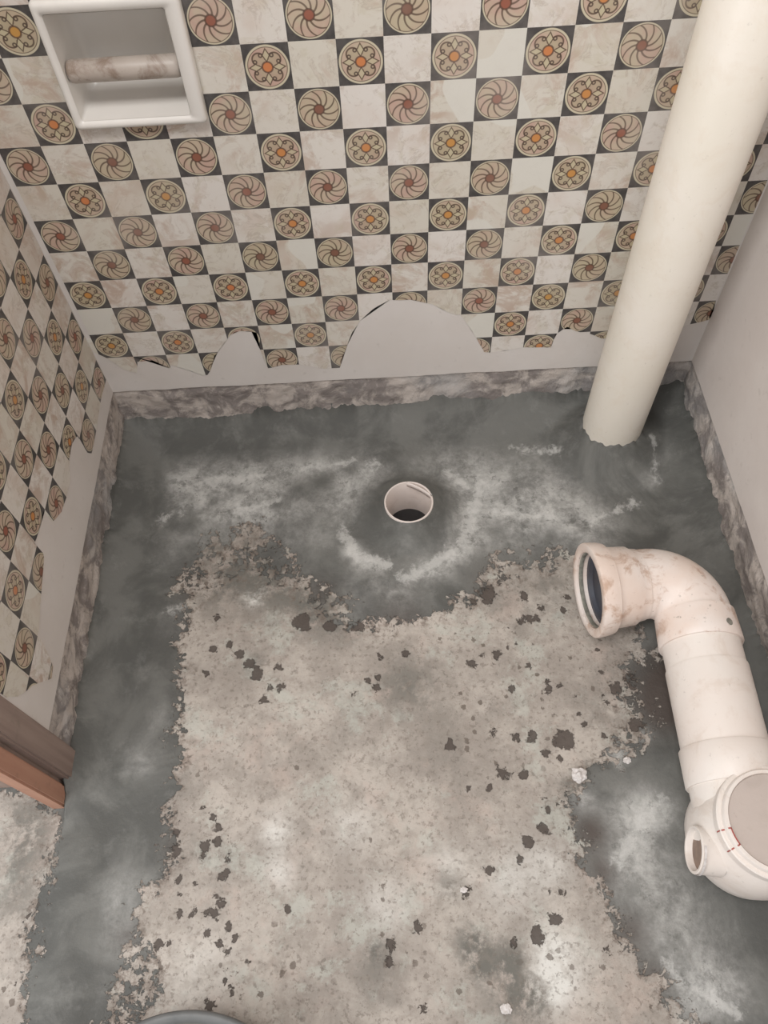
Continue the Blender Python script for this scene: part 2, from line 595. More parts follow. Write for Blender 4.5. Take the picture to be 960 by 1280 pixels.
damp = blobs([(592, 1180, 26, .9), (600, 1205, 18, .7), (640, 1195, 18, .7), (640, 1240, 36, .8), (665, 1255, 22, .7), (520, 860, 34, .35),
              (318, 830, 18, .6), (470, 1190, 16, .8), (770, 770, 40, .35), (390, 760, 34, .7), (300, 720, 40, .45), (260, 690, 26, .4),
              (425, 775, 30, .6), (345, 735, 40, .6), (300, 690, 30, .6), (270, 740, 26, .5), (500, 850, 40, .4), (640, 760, 40, .4), (690, 720, 40, .5), (760, 880, 40, .4), (700, 1000, 30, .3), (250, 1080, 40, .35), (230, 980, 24, .3), (560, 940, 50, .25), (430, 900, 50, .2), (560, 1110, 20, .5), (600, 880, 30, .2), (470, 1230, 30, .4), (720, 985, 18, .8), (735, 960, 12, .7), (340, 700, 30, .6), (30, 1035, 50, .7), (20, 1110, 50, .45), (10, 1200, 50, .3)])
mixed = blobs([(330, 710, 60, .9), (270, 700, 40, .8), (420, 755, 40, .9), (640, 705, 45, .9), (690, 700, 30, .8), (180, 1205, 36, 1), (172, 1250, 36, 1), (190, 1100, 24, .5),
               (790, 860, 40, .9), (770, 920, 30, .7), (735, 1045, 26, .6), (230, 730, 24, .8), (480, 778, 20, .5), (580, 750, 20, .6), (840, 1235, 24, .6)])
conc = conc * (1 - 0.88 * mixed)
speck_px = [(609, 742, 11), (655, 745, 6), (592, 753, 5), (676, 760, 4), (652, 777, 5), (662, 773, 5), (670, 772, 5), (709, 747, 4), (704, 763, 4),
            (632, 785, 3), (645, 804, 3), (635, 809, 3), (622, 818, 6), (603, 817, 3), (590, 828, 5), (661, 832, 3), (640, 860, 4), (685, 861, 4),
            (684, 853, 3), (700, 857, 3), (719, 871, 3), (738, 877, 3), (723, 892, 3), (747, 812, 3), (751, 840, 3), (753, 870, 3), (760, 880, 3),
            (475, 820, 4), (508, 816, 5), (473, 846, 4), (459, 849, 5), (470, 861, 5), (442, 867, 3), (287, 806, 6), (299, 818, 7), (311, 830, 8),
            (321, 842, 9), (338, 857, 5), (352, 859, 5), (330, 876, 5), (348, 834, 4), (259, 840, 3), (378, 778, 11), (413, 782, 9), (445, 782, 8),
            (271, 772, 5), (267, 810, 6), (705, 925, 13), (682, 941, 5), (700, 949, 4), (630, 967, 8), (655, 970, 5), (617, 915, 4), (645, 920, 4),
            (665, 920, 6), (730, 905, 4), (754, 919, 4), (562, 932, 7), (585, 985, 4), (611, 985, 3), (680, 997, 3), (684, 1012, 3), (697, 1002, 3),
            (707, 989, 3), (662, 1055, 7), (680, 1035, 6), (611, 1087, 6), (695, 1150, 8), (672, 1170, 9), (582, 1115, 5), (492, 1180, 7),
            (487, 1202, 7), (522, 1160, 7), (529, 1260, 4), (760, 1187, 3), (642, 1177, 5), (700, 1117, 4), (687, 1116, 3), (650, 1078, 4),
            (272, 1035, 4), (271, 1052, 6), (256, 1060, 7), (254, 1068, 6), (265, 1021, 4), (286, 1046, 3), (252, 1009, 3), (275, 1095, 6),
            (283, 1090, 5), (286, 1075, 4), (224, 1101, 4), (244, 1105, 3), (222, 1116, 3), (224, 1142, 4), (241, 1145, 5), (245, 1137, 3),
            (269, 1142, 7), (276, 1130, 5), (271, 1122, 3), (286, 1157, 5), (260, 1167, 4), (275, 1179, 4), (294, 1174, 3), (285, 1189, 4),
            (310, 1200, 5), (281, 1214, 3), (281, 1226, 3), (289, 1233, 3), (290, 1240, 3), (262, 1255, 5), (211, 1179, 4), (199, 1181, 6),
            (221, 1042, 6), (217, 1057, 7), (220, 1066, 5), (360, 1137, 4), (20, 1231, 3), (35, 1146, 3), (790, 855, 6), (770, 862, 7), (795, 905, 9), (788, 850, 7)]
speck = np.full(GX.shape, -0.02)
for x, y, r in speck_px:
    p = fl(x, y)
    rr = r * px_m(x, y) * 0.95
    speck = np.maximum(speck, rr - np.hypot((GX - p[0]) * random.uniform(.8, 1.2), (GY - p[1]) * random.uniform(.8, 1.1)))

streak = np.full(GX.shape, -0.03)
for x0_, y0_, x1_, y1_, w_ in [(428, 664, 440, 686, 5), (440, 686, 446, 700, 6), (446, 700, 484, 706, 5), (506, 724, 540, 712, 5), (540, 712, 566, 690, 8), (576, 680, 592, 650, 7),
                               (592, 640, 600, 606, 6), (560, 592, 584, 610, 4), (802, 1020, 772, 1078, 5), (828, 1000, 802, 1028, 5), (812, 560, 818, 606, 3), (790, 630, 740, 652, 4),
                               (250, 604, 330, 596, 4), (206, 652, 228, 640, 4), (212, 764, 232, 757, 4), (300, 640, 345, 628, 5), (355, 590, 440, 578, 3), (455, 590, 470, 580, 4),
                               (620, 640, 690, 648, 4), (640, 560, 700, 570, 3), (870, 1240, 920, 1262, 5), (836, 1205, 850, 1228, 5), (770, 950, 776, 940, 6)]:
    a_, b_ = fl(x0_, y0_)[:2], fl(x1_, y1_)[:2]
    d_ = b_ - a_
    t_ = np.clip(((GX - a_[0]) * d_[0] + (GY - a_[1]) * d_[1]) / (d_ @ d_), 0, 1)
    streak = np.maximum(streak, w_ * px_m(x0_, y0_) - np.hypot(GX - a_[0] - t_ * d_[0], GY - a_[1] - t_ * d_[1]))
PIPE = (0.5520, -0.0715)          # soil pipe axis
DRAIN = (0.1765, -0.2080)         # drain stub axis
H = np.zeros(GX.shape)
for k in range(26):               # gentle trowel undulation
    a, f_, p_ = random.uniform(0, 6.28), random.uniform(8, 45), random.uniform(0, 6.28)
    H += 0.0055 / f_ * 4 * np.sin((GX * math.cos(a) + GY * math.sin(a)) * f_ + p_)
H *= 0.35
H += np.clip(-conc, -0.01, 0.04) * 0.10                                         # cement stands proud of the slab
H = H * (0.25 + 0.75 / (1 + np.exp(-(GX - XL + 0.02) / 0.015)))


def wave(ts, seed):
    return np.array([0.011 * wob(t, 9, seed) + 0.010 * wob(t, 28, seed + 3) + 0.007 * wob(t, 80, seed + 5) + 0.005 * wob(t, 190, seed + 6) for t in ts])


def cove(d, tp, wd):
    q = np.clip(d / wd, 0, 1)
    sa = 1 - q ** (1 / 0.85)
    return tp * (1 - np.sqrt(np.clip(1 - sa * sa, 0, 1))) ** 0.85


def sstep(a, b, x):
    t = np.clip((x - a) / (b - a), 0, 1)
    return t * t * (3 - 2 * t)


def ragged_cove(d, base, wv, wd):
    q = np.clip(d / wd, 0, 1)
    return cove(d, base, wd) * (1 + wv / base * np.clip(1 - q, 0, 1) ** 14)


cb = ragged_cove(0.006 - GY, 0.040 + 0.020 * sstep(-0.3, 0.55, GX), wave(gx, 1.0)[None, :], 0.085)
cl = ragged_cove(GX - (XL - 0.006), 0.042, wave(gy, 2.0)[:, None], 0.075) * sstep(-0.72, -0.63, GY)
cr_ = ragged_cove(XR + 0.006 - GX, 0.046, wave(gy, 3.0)[:, None], 0.085)
cl = np.where(GX < XL - 0.007, cl * sstep(-0.60, -0.58, GY), cl)
# low cement dam across the doorway
dam = 0.010 * np.exp(-((GX - (XL + 0.015 + 0.25 * np.clip(-0.95 - GY, 0, 1) * 0)) / 0.045) ** 2) * sstep(-0.66, -0.76, GY)
prad = np.hypot(GX - PIPE[0], GY - PIPE[1])
pth = np.arctan2(GY - PIPE[1], GX - PIPE[0])
drad = np.hypot(GX - DRAIN[0], GY - DRAIN[1])
dth = np.arctan2(GY - DRAIN[1], GX - DRAIN[0])
po = 0.135 * (1 + 0.05 * np.sin(pth * 2 + 1) + 0.03 * np.sin(pth * 5))
ps = np.clip((po - prad) / (po - 0.0525), 0, 1)
pc = (0.044 + 0.003 * np.sin(pth * 3) + (0.003 * np.sin(pth * 11 + 1) + 0.002 * np.sin(pth * 23)) * ps ** 24) * ps ** 1.7
do = 0.098 * (1 + 0.06 * np.sin(dth * 2 + 2) + 0.03 * np.sin(dth * 3 + 1))
dc = (0.029 + 0.002 * np.sin(dth * 3)) * np.clip((do - drad) / (do - 0.0425), 0, 1) ** 1.6
H = H + (cb ** 3 + cl ** 3 + cr_ ** 3 + pc ** 3) ** (1 / 3) + dc + dam
NRM = np.stack([-np.gradient(H, gx, axis=1), -np.gradient(H, gy, axis=0), np.ones(H.shape)], -1)
NRM /= np.linalg.norm(NRM, axis=-1, keepdims=True)
NRM = NRM.reshape(-1, 3)
region = np.zeros(H.shape, int)
region[(0.006 - GY) < 0.084] = 1
region[((GX - XL + 0.006) < 0.074) & (GY > -0.70) & (GX > XL - 0.03) & (cl >= cb)] = 2
region[((XR + 0.006 - GX) < 0.084) & (cr_ >= cb)] = 3
region[prad < po] = 4
region[drad < do] = 5
region[(drad < 0.041)] = 9                      # open shaft of the drain
verts = np.stack([GX, GY, H], -1).reshape(-1, 3)
idx = np.arange(NX * NY).reshape(NY, NX)
quads = np.stack([idx[:-1, :-1], idx[:-1, 1:], idx[1:, 1:], idx[1:, :-1]], -1).reshape(-1, 4)
qreg = region[:-1, :-1].ravel()
ATTR = [(k, v.astype(np.float32).ravel()) for k, v in (('conc', conc), ('dust', dust), ('brown', brown), ('pale', pale), ('damp', damp), ('speck', speck), ('streak', streak))]


def floor_piece(name, reg, parent=None):
    """one piece of the floor surface, cut from the common height field"""
    q = quads[qreg == reg]
    u, inv = np.unique(q.ravel(), return_inverse=True)
    me = bpy.data.meshes.new(name)
    me.vertices.add(len(u))
    me.vertices.foreach_set('co', verts[u].ravel())
    me.loops.add(q.size)
    me.loops.foreach_set('vertex_index', inv.astype(np.int32).ravel())
    me.polygons.add(len(q))
    me.polygons.foreach_set('loop_start', np.arange(0, q.size, 4))
    me.update(calc_edges=True)
    me.polygons.foreach_set('use_smooth', np.ones(len(q), bool))
    for nme, arr in ATTR:
        at = me.attributes.new(nme, 'FLOAT', 'POINT')
        at.data.foreach_set('value', arr[u])
    me.normals_split_custom_set_from_vertices(NRM[u].tolist())
    return link_mesh(name, me, M['floor'], parent)


floor = floor_piece('floor', 0)
tag(floor, 'bare concrete floor with dark cement mortar troweled round its edges', 'floor', kind='structure')
for k in (1, 2, 3): floor_piece('mortar_fillet', k, floor)
for k in (4, 5): floor_piece('mortar_collar', k, floor)
floor_h = lambda x, y: float(H[np.argmin(abs(gy - y)), np.argmin(abs(gx - x))])


# -- walls --------------------------------------------------------------------
HOLE = (-0.2130, -0.0680, 0.70 - 0.080, 0.70 + 0.053)     # niche of the paper holder: x0 x1 z0 z1


def slab(bm, x0, x1, z0, z1, y0, y1, hole=None):
    if hole is None:
        add_box(bm, x0, x1, y0, y1, z0, z1)
        return
    a, b, c, d = hole
    add_box(bm, x0, a, y0, y1, z0, z1)
    add_box(bm, b, x1, y0, y1, z0, z1)
    add_box(bm, a, b, y0, y1, z0, c)
    add_box(bm, a, b, y0, y1, d, z1)


def rough_face(bm, origin, du, dn, L, z0, z1, seed):
    """knobbly render strip left bare below the white coat"""
    origin, du, dn = Vector(origin), Vector(du), Vector(dn)
    nu, nz = int(L / 0.005), 26
    g = []
    for i in range(nu + 1):
        col = []
        for j in range(nz + 1):
            p = origin + du * (L * i / nu) + Vector((0, 0, z0 + (z1 - z0) * j / nz))
            e = min(1, (nz - j) / 3)
            w = 0.0062 + (0.0040 * noise.noise(p * 22 + Vector((seed, 0, 0))) + 0.003 * noise.noise(p * 60)) * e
            col.append(bm.verts.new(p + dn * w))
        g.append(col)
    for a, b in zip(g[:-1], g[1:]):
        for j in range(nz):
            bm.faces.new((a[j], b[j], b[j + 1], a[j + 1]))


def coat_lower(bm, origin, du, dn, L, seed):
    """white coat's lower edge: a wavering lip"""
    origin, du, dn = Vector(origin), Vector(du), Vector(dn)
    nu = int(L / 0.006)
    rows = []
    for i in range(nu + 1):
        t = L * i / nu
        z = ZC + 0.0022 * wob(t, 14, seed) + 0.001 * wob(t, 60, seed + 1)
        p = origin + du * t
        rows.append([bm.verts.new(p + dn * COAT * q + Vector((0, 0, zz))) for q, zz in
                     ((0, z + 0.001), (0.75, z), (1.0, z + 0.003), (1.0, ZC + 0.012), (0, ZC + 0.012))])
    for a, b in zip(rows[:-1], rows[1:]):
        for j in range(4):
            bm.faces.new((a[j], b[j], b[j + 1], a[j + 1]))


def wall(name, label, build_base, build_coat, strip, lip, coat_mat):
    bm = bmesh.new(); build_base(bm)
    w = obj_bm(name, bm, M['render'])
    tag(w, label, 'wall', kind='structure')
    bm = bmesh.new(); rough_face(bm, *strip); obj_bm('render_strip', bm, M['render'], w, True)
    bm = bmesh.new(); build_coat(bm); coat_lower(bm, *lip); obj_bm('plaster_coat', bm, coat_mat, w)
    return w


wall_back = wall('wall_back', 'back wall papered in a chequered mosaic print torn away above the floor',
                 lambda bm: slab(bm, XL - 0.12, XR + 0.12, -0.02, ZT, COAT, 0.13, HOLE),
                 lambda bm: slab(bm, XL, XR, ZC + 0.012, ZT, 0.0, COAT, HOLE),
                 ((XL - COAT, COAT, 0), (1, 0, 0), (0, -1, 0), XR - XL + 2 * COAT, 0.0, ZC + 0.004, 1.0),
                 ((XL, COAT, 0), (1, 0, 0), (0, -1, 0), XR - XL, 1.0), M['plaster'])
wall_left = wall('wall_left', 'side wall with torn mosaic paper next to the wooden door frame', 
                 lambda bm: add_box(bm, XL - 0.12, XL - COAT, JY, COAT, -0.02, ZT),
                 lambda bm: add_box(bm, XL - COAT, XL, JY, 0.0, ZC + 0.012, ZT),
                 ((XL - COAT, JY, 0), (0, 1, 0), (1, 0, 0), -JY + COAT, 0.0, ZC + 0.004, 2.0),
                 ((XL - COAT, JY, 0), (0, 1, 0), (1, 0, 0), -JY, 2.0), M['plaster'])
wall_right = wall('wall_right', 'bare white plastered wall beside the soil pipe',
                  lambda bm: add_box(bm, XR + COAT, XR + 0.12, YF, COAT, -0.02, ZT),
                  lambda bm: add_box(bm, XR, XR + COAT, YF, 0.0, ZC + 0.012, ZT),
                  ((XR + COAT, COAT, 0), (0, -1, 0), (-1, 0, 0), -YF + COAT, 0.0, ZC + 0.004, 3.0),
                  ((XR + COAT, 0, 0), (0, -1, 0), (-1, 0, 0), -YF, 3.0), M['plaster_right'])

# -- wallpaper squares ---------------------------------------------------------
S = 0.055
SZ = 0.055 * 0.9913
SY = 0.055 * 1.0106
TH = 0.0007


def clip_half(poly, axis, val, keep_greater):
    out = []
    f = (lambda p: p[axis] - val) if keep_greater else (lambda p: val - p[axis])
    for i, p in enumerate(poly):
        q = poly[(i + 1) % len(poly)]
        a, b = f(p), f(q)
        if a >= 0: out.append(p)
        if (a > 0 and b < 0) or (a < 0 and b > 0):
            t = a / (a - b)
            out.append((p[0] + (q[0] - p[0]) * t, p[1] + (q[1] - p[1]) * t))
    return out


def clip_rect(poly, u0, u1, v0, v1):
    for ax, val, g in ((0, u0, True), (0, u1, False), (1, v0, True), (1, v1, False)):
        if len(poly) < 3: return []
        poly = clip_half(poly, ax, val, g)
    return poly


def area(p):
    return 0.5 * sum(p[i][0] * p[(i + 1) % len(p)][1] - p[(i + 1) % len(p)][0] * p[i][1] for i in range(len(p)))


def clean(p):
    out = []
    for q in p:
        if not out or math.hypot(q[0] - out[-1][0], q[1] - out[-1][1]) > 2e-4: out.append(q)
    if len(out) > 1 and math.hypot(out[0][0] - out[-1][0], out[0][1] - out[-1][1]) < 2e-4: out.pop()
    return out


def square_mesh(name, polys, u0, v0, su, sv, to3d, nrm):
    bm = bmesh.new()
    uvl = bm.loops.layers.uv.new('UVMap')
    nrm = Vector(nrm)
    for poly in polys:
        if area(poly) < 0: poly = poly[::-1]
        lo_ = [bm.verts.new(to3d(*p)) for p in poly]
        hi = [bm.verts.new(to3d(*p) + nrm * TH) for p in poly]
        n = len(poly)
        faces = [(hi, poly)]
        try:
            f = bm.faces.new(hi)
        except ValueError:
            continue
        for lp, p in zip(f.loops, poly): lp[uvl].uv = ((p[0] - u0) / su, (p[1] - v0) / sv)
        for i in range(n):
            j = (i + 1) % n
            sf = bm.faces.new((lo_[i], lo_[j], hi[j], hi[i]))
            for lp, p in zip(sf.loops, (poly[i], poly[j], poly[j], poly[i])): lp[uvl].uv = ((p[0] - u0) / su, (p[1] - v0) / sv)
    bmesh.ops.triangulate(bm, faces=[f for f in bm.faces if len(f.verts) > 4])
    me = bpy.data.meshes.new(name)
    bm.to_mesh(me)
    bm.free()
    return me


def ragged(pts, seed, amp=0.0014):
    """subdivide the torn line and roughen it a little"""
    out = []
    for a, b in zip(pts[:-1], pts[1:]):
        L = math.hypot(b[0] - a[0], b[1] - a[1])
        k = max(1, int(L / 0.008))
        for i in range(k):
            t = i / k
            p = (a[0] + (b[0] - a[0]) * t, a[1] + (b[1] - a[1]) * t)
            out.append((p[0] + amp * noise.noise(Vector((p[0] * 160, p[1] * 160, seed))), p[1] + amp * noise.noise(Vector((p[0] * 160, p[1] * 160, seed + 9)))))
    out.append(pts[-1])
    return out


shared = {}


def lay_paper(parent, cells, dark_kind, u_of, v_of, su, sv, to3d, nrm, outline, umax=None, hole=None, tagn=''):
    for (c, r) in cells:
        u0, v0 = u_of(c), v_of(r)
        u1 = u0 + su
        poly = clip_rect(outline, u0, u1, v0, v0 + sv)
        poly = clean(poly) if len(poly) >= 3 else []
        if len(poly) < 3 or abs(area(poly)) < 0.025 * su * sv: continue
        polys = [poly]
        if hole:
            a, b, cc, d = hole
            if u1 > a and u0 < b and v0 + sv > cc and v0 < d:
                polys = []
                for rc in ((u0, min(u1, a), v0, v0 + sv), (max(u0, b), u1, v0, v0 + sv),
                           (max(u0, a), min(u1, b), v0, min(v0 + sv, cc)), (max(u0, a), min(u1, b), max(v0, d), v0 + sv)):
                    if rc[1] - rc[0] > 1e-4 and rc[3] - rc[2] > 1e-4:
                        q = clip_rect(poly, *rc)
                        if len(q) >= 3: polys.append(q)
                if not polys: continue
        kind = dark_kind(c, r)
        full = len(polys) == 1 and len(polys[0]) == 4 and abs(abs(area(polys[0])) - su * sv) < 1e-7
        nm = 'wallpaper_square'
        key = (tagn, kind)
        if full and key in shared:
            me = shared[key]
            o = bpy.data.objects.new(nm, me)
            C_link(o)
            o.parent = parent
            o.location = to3d(u0, v0)
        else:
            off = to3d(u0, v0)
            me = square_mesh(nm, polys, u0, v0, su, sv, lambda a_, b_: to3d(a_, b_) - off, nrm)
            me.materials.append(M[kind])
            o = bpy.data.objects.new(nm, me)
            C_link(o)
            o.parent = parent
            o.location = off
            if full: shared[key] = me


def back_kind(c, r):
    if (c + r) % 2: return 'marble'
    rose = (r % 2 == 0)
    if c >= 7 or (c <= -2 and r <= 4): rose = not rose
    return 'rosette' if rose else 'pinwheel'


def left_kind(i, j):
    if (i + j) % 2: return 'marble'
    rose = (i % 2 == 0) if i >= 3 else (i == -1 or (i, j) in ((1, 1), (2, -2)))
    return 'rosette' if rose else 'pinwheel'


tear_px = [(104, 424), (118, 440), (135, 448), (155, 462), (171, 466), (172, 452), (190, 450), (212, 460), (214, 456), (252, 468), (257, 472),
           (262, 464), (268, 445), (288, 418), (300, 413), (321, 415), (326, 440), (335, 460), (352, 456), (375, 455), (400, 460),
           (416, 464), (425, 460), (428, 446), (440, 416), (450, 401), (467, 385), (487, 375), (513, 374), (540, 380), (563, 391),
           (577, 395), (590, 413), (600, 430), (605, 440), (613, 440), (637, 437), (653, 434), (688, 434), (694, 418), (709, 408),
           (720, 414), (739, 417), (752, 423), (790, 420), (840, 410), (880, 401), (897, 396)]
tear = [(p[0], p[2]) for p in (on_plane(x, y, 1, 0.0) for x, y in tear_px)]
tear = ragged([(-0.33, tear[0][1])] + tear + [(XR - 0.003, tear[-1][1])], 1.0)
vtop = 0.70 + 5 * SZ
outline_b = tear + [(XR - 0.003, vtop + 0.001), (-0.33, vtop + 0.001)]
lay_paper(wall_back, [(c, r) for c in range(-7, 13) for r in range(-5, 11)], back_kind,
          lambda c: c * S, lambda r: 0.70 - (r + 1) * SZ, S, SZ, lambda u, v: Vector((u, 0.0, v)), (0, -1, 0), outline_b, hole=HOLE, tagn='b')

tear_l_px = [(133, 470), (125, 502), (120, 537), (114, 567), (109, 566), (97.5, 545), (91, 549), (87.5, 560), (86, 575), (87.5, 600), (82.5, 622),
             (76, 640), (66, 652), (53.7, 639), (47.5, 665), (42.5, 680), (53.7, 692), (54.5, 697), (50.5, 746), (47.8, 792), (58, 815), (66, 833), (63.7, 848),
             (40, 857), (34.5, 863), (21, 871), (5.3, 882)]
tl = [(-p[1], p[2]) for p in (on_plane(x, y, 0, XL) for x, y in tear_l_px)]      # u = distance from the back wall
tl = ragged([(0.0036, tl[0][1])] + [p for p in tl if p[0] > 0.004 and p[0] < -JY - 0.004] + [(-JY - 0.002, tl[-1][1])], 2.0)
outline_l = tl + [(-JY - 0.002, 0.70 + 0.20), (0.0036, 0.70 + 0.20)]
U0L, V0L = 0.11456, 0.70 - 0.38122
lay_paper(wall_left, [(i, j) for i in range(-3, 10) for j in range(-11, 6)], left_kind,
          lambda i: U0L + i * SY, lambda j: V0L - (j + 1) * SZ, SY, SZ, lambda u, v: Vector((XL, -u, v)), (1, 0, 0), outline_l, tagn='l')

# ------------------------------------------------------------------ door frame
jf = empty('door_1', (XL - 0.03, -0.65, 0), 'worn brown wooden door frame post standing at the end of the papered wall', 'door frame', kind='structure')
bm = bmesh.new()
add_box(bm, XL - 0.12, XL + 0.003, -0.648, JY, -0.004, ZT, 0.003)
obj_bm('jamb', bm, M['jamb'], jf)
bm = bmesh.new()
add_box(bm, XL - 0.030, XL - 0.006, -0.682, -0.654, 0.0, ZT, 0.003)
obj_bm('door_stop', bm, M['stop'], jf)
bm = bmesh.new()
add_box(bm, XL - 0.035, XL - 0.012, -0.656, -0.646, -0.004, ZT)
obj_bm('backing_strip', bm, M['jamb'], jf)


# ------------------------------------------------------------------ vertical soil pipe
RP = 0.0525
sp = empty('soil_pipe', (PIPE[0], PIPE[1], 0.0), 'tall cream plastic soil pipe rising out of the cement in the corner', 'pipe')
bm = bmesh.new()
lathe(bm, (PIPE[0], PIPE[1], 0), (0, 0, 1), [(0.0, RP), (ZT - 0.02, RP), (ZT - 0.02, RP - 0.004), (ZT - 0.3, RP - 0.004)], 96)
obj_bm('pipe_wall', bm, M['pvc'], sp, False)
for p in bpy.data.objects['pipe_wall'].data.polygons: p.use_smooth = abs(p.normal.z) < 0.5

# ------------------------------------------------------------------ drain stub
dz = 0.036
RD = 0.0425
ds = empty('drain_pipe', (DRAIN[0], DRAIN[1], 0.0), 'short open white drain pipe stub set in a cement mound', 'pipe')
bm = bmesh.new()
lathe(bm, (DRAIN[0], DRAIN[1], 0), (0, 0, 1), [(-0.10, RD), (dz - 0.001, RD), (dz, RD - 0.0006), (dz, RD - 0.0024), (dz - 0.001, RD - 0.003), (-0.10, RD - 0.003)], 72)
obj_bm('stub', bm, M['pvc_white'], ds, True)
bm = bmesh.new()
# loose curl of pipe lining just inside the back right of the rim
rows = []
for i in range(25):
    t = i / 24
    a = math.radians(92 - 80 * t)
    r = RD - 0.003 - 0.0065 * math.sin(math.pi * min(1, t)) ** 0.8 + 0.0015 * t
    c_ = Vector((DRAIN[0] + math.cos(a) * r, DRAIN[1] + math.sin(a) * r, 0))
    rows.append([c_ + Vector((math.cos(a) * o, math.sin(a) * o, z)) for o, z in ((0, dz - 0.012), (0, dz), (0.0018, dz), (0.0018, dz - 0.012))])
rv = [[bm.verts.new(p) for p in r] for r in rows]
for a, b in zip(rv[:-1], rv[1:]):
    for j in range(4): bm.faces.new((a[j], b[j], b[(j + 1) % 4], a[(j + 1) % 4]))
obj_bm('lining', bm, M['pvc_white'], ds, True)
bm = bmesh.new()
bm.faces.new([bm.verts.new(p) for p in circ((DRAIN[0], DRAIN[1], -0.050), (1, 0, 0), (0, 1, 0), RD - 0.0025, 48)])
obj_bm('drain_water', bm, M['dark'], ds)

# ------------------------------------------------------------------ waste pipe with bend and trap
ZA = 0.080                                     # axis height
yaw = math.radians(2.2)
D1 = Vector((-math.sin(yaw), -math.cos(yaw), 0))      # run towards the trap
D0 = Vector((-1.0, -0.085, 0.03)).normalized()           # mouth direction
RW = 0.0535
TB = 0.058                                     # bend radius
corner = Vector((0.592, -0.405, ZA))           # where the two axes cross
wp = empty('waste_pipe', (corner.x, corner.y, 0.0), 'stained cream waste pipe with an elbow and trap lying along the right wall', 'pipe')
ang = D0.angle(-(-D1)) if False else math.acos(max(-1, min(1, (-D0).dot(D1))))
tl_ = TB * math.tan(ang / 2)
A = corner + D0 * tl_
B = corner + D1 * tl_
up = Vector((0, 0, 1))


def sweep(bm, path, n=64):
    """path: list of (point, tangent, radius)"""
    rings = []
    for p, t, r in path:
        t = t.normalized()
        s = t.cross(up).normalized()
        rings.append(circ(p, s, up, r, n))
    tube_rings(bm, rings)


# bend: inner arc
bm = bmesh.new()
path = [(A + D0 * 0.035, -D0, RW), (A + D0 * 0.012, -D0, RW)]
bis = (D0 + D1).normalized()
cc = corner + bis * (TB / math.cos(ang / 2)) if True else None
cc = corner + bis * math.hypot(TB, tl_)
v0 = A - cc
axis_r = v0.cross(B - cc).normalized()
tot = v0.angle(B - cc)
for i in range(19):
    q = Matrix.Rotation(tot * i / 18, 3, axis_r)
    path.append((cc + q @ v0, q @ (-D0), RW))
path += [(B + D1 * 0.004, D1, RW)]
sweep(bm, path)
obj_bm('elbow', bm, M['pvc_bend'], wp, True)


def ring_part(name, start, direction, prof, mat, parent=wp, n=72):
    bm = bmesh.new()
    lathe(bm, start, direction, prof, n)
    o = obj_bm(name, bm, mat, parent, True)
    md = o.modifiers.new('edge', 'EDGE_SPLIT')
    md.split_angle = math.radians(40)
    return o


# flared mouth: socket body + thick rim
ms = A + D0 * 0.008
ring_part('socket', ms, D0, [(0, RW - 0.002), (0.002, RW + 0.0015), (0.012, RW + 0.003), (0.018, 0.0605), (0.058, 0.0635), (0.060, 0.0635)], M['pvc_bend'])
rim = ring_part('mouth_rim', ms + D0 * 0.050, D0, [(0, 0.0625), (0.003, 0.0690), (0.012, 0.0715), (0.026, 0.0730), (0.029, 0.0722), (0.030, 0.0705),
                                                   (0.030, 0.0610), (0.028, 0.0585), (0.022, 0.0575), (-0.04, 0.0560)], M['pvc_bend'])
ring_part('rubber_seal', ms + D0 * 0.068, D0, [(0, 0.0578), (0.001, 0.0560), (0.004, 0.0555), (0.006, 0.0560), (0.007, 0.0578)], M['mark'])
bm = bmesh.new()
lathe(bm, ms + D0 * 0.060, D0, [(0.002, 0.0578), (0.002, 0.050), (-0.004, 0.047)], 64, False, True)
obj_bm('mouth_shade_disc', bm, M['mouth_shade_disc'], wp)  # added dark disc: its colour paints the shade deep inside the mouth
# elbow socket collar on the run
ring_part('elbow_collar', B - D1 * 0.004, D1, [(0, RW - 0.001), (0.002, RW + 0.0035), (0.030, RW + 0.0052), (0.048, RW + 0.0060), (0.0495, RW + 0.005), (0.0495, RW - 0.002)], M['pvc_bend'])
mk = B + D1 * 0.030
for a_, r_ in ((62, 0.0055), (18, 0.003)):
    dn = (up * math.sin(math.radians(a_)) + Vector((1, 0, 0)) * math.cos(math.radians(a_))).normalized()
    bm = bmesh.new()
    lathe(bm, mk + dn * (RW + 0.0035), dn, [(0, r_), (0.0022, r_), (0.003, r_ * 0.8)], 20, False, True)
    obj_bm('moulding_mark', bm, M['rubber'] if a_ < 40 else M['mark'], wp)
# straight run: narrower spigot, then the longer pipe, then coupling
ring_part('spigot', B + D1 * 0.040, D1, [(0, RW + 0.0015), (0.046, RW + 0.0015)], M['pvc_trap'])
ring_part('pipe_run', B + D1 * 0.080, D1, [(0, RW), (0.0005, RW + 0.0030), (0.003, RW + 0.0036), (0.120, RW + 0.0036)], M['pvc_trap'])
CP = B + D1 * 0.193
ring_part('coupling', CP, D1, [(0, RW), (0.0005, RW + 0.006), (0.002, RW + 0.0072), (0.049, RW + 0.0072), (0.051, RW + 0.006), (0.051, RW)], M['pvc_trap'])

